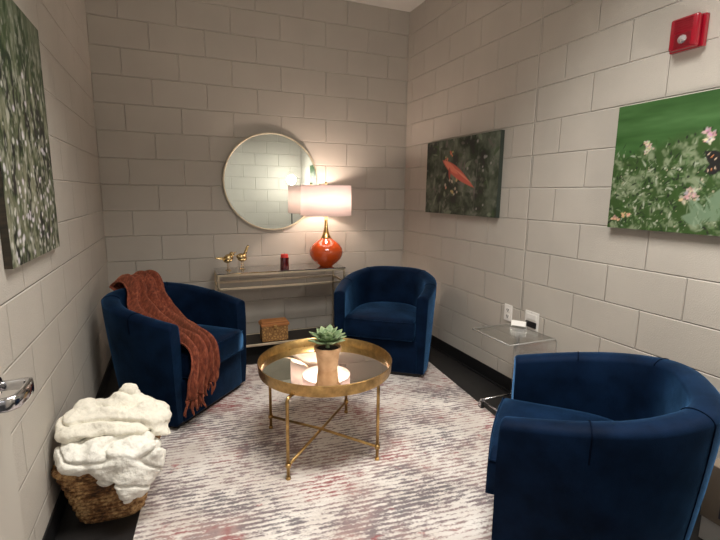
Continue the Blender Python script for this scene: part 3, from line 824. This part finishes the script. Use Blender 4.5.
# 2: wildflower meadow
r = random.Random(5)
cv = Canvas(.97, .60, 230, 142, (.055, .135, .042)); cv.side = mat('green canvas edge', (.03, .06, .02), .8)
n1 = cv.noise(5, 30, 3, 3); cv.blend((n1-.45)*1.8, (.085, .20, .065)); cv.blend((.42-n1)*2, (.035, .09, .03))
edge = .34+.10*cv.noise(6, 2, 6, 3)+.12*np.clip(cv.X/.97, 0, 1)
low = np.clip((edge-cv.Y)/.05, 0, 1); n2 = cv.noise(26, 26, 8, 3)
cv.blend(low*.85, (.055, .095, .035)); cv.blend(low*np.clip((n2-.5)*5, 0, 1)*.8, (.24, .30, .17))
for k in range(1500):
    x, y = r.uniform(-.02, .97), r.uniform(-.05, .40)+.07*r.random()
    if y > .30+.2*r.random()*(.5+x): continue
    cv.leaf(x, y, r.gauss(1.57, .9), r.uniform(.015, .05), r.uniform(.002, .006), r.choice([(.05, .11, .03), (.13, .22, .085), (.014, .034, .010), (.014, .034, .010), (.36, .41, .30), (.20, .26, .15), (.06, .12, .04)]), .9, .003)
for k in range(130): cv.disc(r.uniform(.02, .9), r.uniform(.01, .30), r.uniform(.002, .0055), r.choice([(.55, .55, .45), (.42, .48, .35), (.5, .42, .3)]), .8)
for (x, y) in [(.165, .41), (.175, .385), (.18, .40), (.19, .385), (.17, .37)]: cv.flower(x, y, .018, (.55, .45, .32), r)
cv.leaf(.178, .25, 1.57, .13, .004, (.06, .13, .03))
for (x, y) in [(.03, .05), (.05, .045), (.09, .07), (.11, .075)]: cv.flower(x, y, .018, (.62, .36, .20), r)
for (x, y) in [(.37, .15), (.39, .165), (.41, .155), (.385, .185), (.40, .18), (.44, .40), (.45, .42), (.43, .43)]: cv.flower(x, y, .024, r.choice([(.50, .33, .33), (.58, .47, .43), (.50, .40, .30)]), r)
for (a, L_) in [(2.2, .12), (1.2, .16), (.6, .13), (3.0, .10)]: cv.leaf(.46, .06, a, L_, .030, (.15, .24, .14), .95, .006)
for k in range(60):
    x, y = r.uniform(.40, .60), r.uniform(.02, .22); cv.leaf(x, y, r.uniform(.4, 2.6), r.uniform(.02, .06), .004, r.choice([(.04, .09, .03), (.24, .34, .22), (.10, .17, .08)]), .8, .002)
# butterfly: dark wings with pale and orange bars
for dx, dy, a, L_, wd in [(.50, .30, 2.5, .09, .030), (.50, .30, .6, .10, .032), (.50, .29, 3.5, .07, .026), (.50, .29, -.3, .08, .028)]:
    cv.leaf(dx, dy, a, L_, wd, (.015, .012, .012), 1, .004)
    for q in (.35, .55, .75):
        cv.leaf(dx+L_*q*math.cos(a)-.010*math.sin(a), dy+L_*q*math.sin(a)+.010*math.cos(a), a-1.57, .022, .0035, (.60, .44, .30) if q != .55 else (.62, .22, .06), 1, .002)
cv.leaf(.50, .26, 1.57, .07, .006, (.03, .02, .02))
for k in range(26):
    x = r.uniform(.56, .95); y = r.uniform(.05, .45); cv.flower(x, y, r.uniform(.014, .026), r.choice([(.5, .36, .35), (.55, .50, .40), (.25, .33, .16)]), r)
cv.build('canvas_print', 'canvas photo of a green wildflower meadow below the fire alarm on the right wall', (0, -2.335, 1.217), (0, -1, 0), .036, (-1, 0, 0))
# 3: tall print of bark-like blossom streaks on the left wall
r = random.Random(9)
cv = Canvas(.66, .92, 130, 182, (.07, .09, .05)); cv.side = wood('mottled canvas edge', (.012, .015, .010), (.05, .035, .022))
n1 = cv.noise(28, 10, 12, 4); n2 = cv.noise(50, 22, 14, 3); n3 = cv.noise(4, 2.5, 15, 3)
top = np.clip((cv.Y-.50)/.35, 0, 1)
cv.blend(np.clip((n1-.46)*4, 0, 1)*.8, (.24, .24, .15)); cv.blend(np.clip((.50-n1)*6, 0, 1), (.018, .028, .010))
cv.blend(np.clip((n2-.58)*7, 0, 1)*.75, (.42, .41, .33)); cv.blend(top*.55, (.07, .11, .065)); cv.blend(np.clip((n3-.55)*4, 0, 1)*.5, (.05, .08, .03))
for k in range(760):
    x, y = r.uniform(0, .66), r.uniform(-.03, .85); cv.leaf(x, y, r.gauss(1.57, .25), r.uniform(.015, .05), r.uniform(.0025, .005), r.choice([(.07, .11, .04), (.33, .34, .24), (.17, .21, .11), (.02, .03, .015), (.46, .44, .40)]), .8, .003)
for k in range(130):
    x, y = r.uniform(.0, .62), r.betavariate(1.1, 2.4)*.8; cv.disc(x, y, r.uniform(.006, .015), r.choice([(.52, .47, .55), (.58, .55, .60), (.50, .50, .44)]), .85)
cv.build('canvas_print', 'tall canvas photo of green streaks and pale blossoms on the left wall', (-W, -2.27, 1.122), (0, 1, 0), .024, (1, 0, 0))

# ------------------------------------------------------------------ woven basket with two plush blankets
BX, BY, BROT = -2.447, -1.955, -.04
bk = thing('wicker_basket', 'brown woven seagrass basket holding plush blankets by the left wall', 'basket', (BX, BY, 0), BROT)
def sq(a, hx, hy, e=4.2):
    c, s = math.cos(a), math.sin(a); return hx*math.copysign(abs(c)**(2/e), c), hy*math.copysign(abs(s)**(2/e), s)
NB = 15; ROWS = 13; BH = .245
bm = bmesh.new(); NA = 72
for k in range(ROWS):
    f = (k+.5)/ROWS; hx, hy = .118+.062*f, .108+.050*f; z = .010+BH*f
    pts = []
    for i in range(NA):
        a = 2*PI*i/NA; x, y = sq(a, hx, hy); wv = .0045*math.cos(a*18+PI*k)
        pts.append((x*(1+wv/.16), y*(1+wv/.16), z+.002*math.sin(a*7+k)))
    add_tube(bm, pts, .0098, 7, closed=True)
wv_ = obj('woven_wall', bm, M_wicker, bk, True)
bm = bmesh.new()
for i in range(36):
    a = 2*PI*i/36; p0 = sq(a, .112, .102); p1 = sq(a, .173, .151)
    add_tube(bm, [(p0[0], p0[1], .006), (p1[0], p1[1], BH+.008)], .005, 6)
obj('stakes', bm, M_wicker, bk, True)['kind'] = 'stuff'
bm = bmesh.new()
for ph in (0, PI):
    pts = []
    for i in range(120):
        a = 2*PI*i/120; x, y = sq(a, .186, .163); pts.append((x*(1+.03*math.cos(a*26+ph)), y*(1+.03*math.cos(a*26+ph)), BH+.016+.006*math.sin(a*26+ph)))
    add_tube(bm, pts, .009, 7, closed=True)
obj('braided_rim', bm, M_wicker, bk, True)
bm = bmesh.new(); ring = [sq(2*PI*i/48, .116, .106) for i in range(48)]
A = [bm.verts.new((x, y, .001)) for x, y in ring]; B = [bm.verts.new((x, y, .014)) for x, y in ring]
for k in range(48): bm.faces.new((A[k], A[(k+1) % 48], B[(k+1) % 48], B[k]))
bm.faces.new(A[::-1]); bm.faces.new(B); obj('base', bm, M_wicker, bk)

def plush(name, lab, mt, blobs, seed, voxel=.011):
    bm = bmesh.new()
    for (c, rad, rot) in blobs:
        r_ = bmesh.ops.create_icosphere(bm, subdivisions=3, radius=1)
        M_ = Matrix.Translation(c) @ Matrix.Rotation(rot[2], 4, 'Z') @ Matrix.Rotation(rot[1], 4, 'Y') @ Matrix.Rotation(rot[0], 4, 'X') @ Matrix.Diagonal((*rad, 1))
        for v in r_['verts']: v.co = M_ @ v.co
    o = obj(name, bm, mt)
    rm = o.modifiers.new('r', 'REMESH'); rm.mode = 'VOXEL'; rm.voxel_size = voxel; rm.use_smooth_shade = True
    s = o.modifiers.new('s', 'SMOOTH'); s.iterations = 5; s.factor = .6
    dg = bpy.context.evaluated_depsgraph_get(); dg.update()
    me = bpy.data.meshes.new_from_object(o.evaluated_get(dg)); o.modifiers.clear(); o.data = me
    bm = bmesh.new(); bm.from_mesh(me); bmesh.ops.subdivide_edges(bm, edges=bm.edges[:], cuts=1, use_grid_fill=True)
    bm.normal_update(); cs_ = [(v, v.co.copy(), v.normal.copy()) for v in bm.verts]
    for v, c, n in cs_:
        d = .014*noise.noise(c*9+Vector((seed, 0, 0)))+.006*noise.noise(c*24+Vector((seed, 3, 0)))+.003*noise.noise(c*70+Vector((seed, 3, 9)))
        cr = max(0, 1-abs(noise.noise(Vector((c.x*5+c.z*4, c.y*6, c.z*9))+Vector((seed*3, 0, 0))))*7); d -= .020*cr*cr
        v.co = c+n*d
        if v.co.x < -W+.010: v.co.x = -W+.010
    bm.to_mesh(me); bm.free()
    for p in me.polygons: p.use_smooth = True
    me.materials.clear(); me.materials.append(mt)
    return tag(o, lab, 'blanket', 'plush blankets in the basket')
V = Vector
plush('plush_blanket', 'ivory plush blanket spilling over the basket front, under the folded cream one', M_plush2, [
    (V((-2.50, -2.03, .300)), (.125, .10, .062), (0, 0, .2)), (V((-2.40, -2.06, .335)), (.150, .085, .056), (.25, .12, -.12)),
    (V((-2.57, -2.06, .340)), (.052, .070, .048), (0, .2, .4)), (V((-2.545, -2.11, .318)), (.062, .045, .050), (.3, 0, .0)),
    (V((-2.47, -2.10, .345)), (.050, .070, .040), (.5, .2, -.3)), (V((-2.32, -2.08, .310)), (.105, .090, .066), (.3, .45, -.1)),
    (V((-2.35, -2.145, .275)), (.110, .036, .080), (.25, .50, -.08)), (V((-2.285, -2.145, .275)), (.060, .036, .100), (.15, .25, -.1)),
    (V((-2.43, -2.13, .285)), (.050, .036, .095), (.15, .35, -.1)), (V((-2.345, -2.168, .215)), (.065, .024, .075), (.1, -.35, -.1)),
    (V((-2.375, -2.172, .180)), (.028, .018, .050), (.1, -.3, -.1)), (V((-2.42, -1.95, .300)), (.15, .12, .085), (0, 0, 0))], 2.)
plush('plush_blanket', 'cream plush blanket folded in a heap on top of the basket pile', M_plush, [
    (V((-2.45, -1.95, .425)), (.155, .11, .050), (0, 0, .1)), (V((-2.33, -1.95, .415)), (.14, .11, .052), (0, .2, -.1)),
    (V((-2.57, -1.97, .415)), (.065, .085, .050), (0, 0, .2)), (V((-2.37, -1.90, .480)), (.070, .070, .058), (0, .25, .3)),
    (V((-2.51, -1.91, .462)), (.065, .060, .034), (0, .0, .3)), (V((-2.43, -1.96, .462)), (.038, .090, .026), (0, .1, .7)),
    (V((-2.30, -1.95, .440)), (.055, .070, .040), (0, .3, .2)), (V((-2.245, -1.955, .395)), (.060, .080, .050), (0, .1, 0)),
    (V((-2.26, -2.02, .365)), (.085, .045, .020), (0, .50, -.15)), (V((-2.52, -2.03, .405)), (.11, .045, .028), (.1, 0, .05)),
    (V((-2.38, -2.04, .395)), (.12, .045, .026), (.1, .1, -.1))], 7.)

# ------------------------------------------------------------------ cabinet at the far right edge, floor lamp seen only in the mirror
cbn = thing('storage_cube', 'low taupe storage cube with pale base half hidden behind the foreground chair', 'storage cube', (-.115, -3.26, 0))
obj('cube_shell', box((-.10, -.12, .10), (.10, .22, .335), .004), M_taupe, cbn)
obj('opening_shade', box((-.1015, -.09, .13), (-.099, .155, .29), .001), M_taupe_d, cbn)  # flat dark plate on the face; an opening's shade put into its colour
obj('pale_base', box((-.095, -.115, 0), (.095, .215, .10), .002), M_paintwhite, cbn)
obj('corner_glint', box((-.104, .208, .318), (-.090, .223, .338), .003), M_chrome, cbn)  # chrome chip added to imitate the bright glint on the corner

fl_ = thing('floor_lamp', 'slim floor lamp with a lit globe, seen as the bright spot in the round mirror', 'lamp', (-.30, -3.50, 0))
obj('base', lathe([(0, 0), (.10, 0), (.10, .012), (.02, .02), (0, .02)], 40), M_black, fl_, True)
obj('pole', tube([(0, 0, .015), (0, 0, 1.50)], .010, 12), M_black, fl_, True)
gl = obj('globe_shade', lathe([(0, 1.505), (.02, 1.507), (.05, 1.525), (.072, 1.565), (.072, 1.605), (.05, 1.645), (.02, 1.663), (0, 1.665)], 32), M_globe, fl_, True)
gl.visible_shadow = True
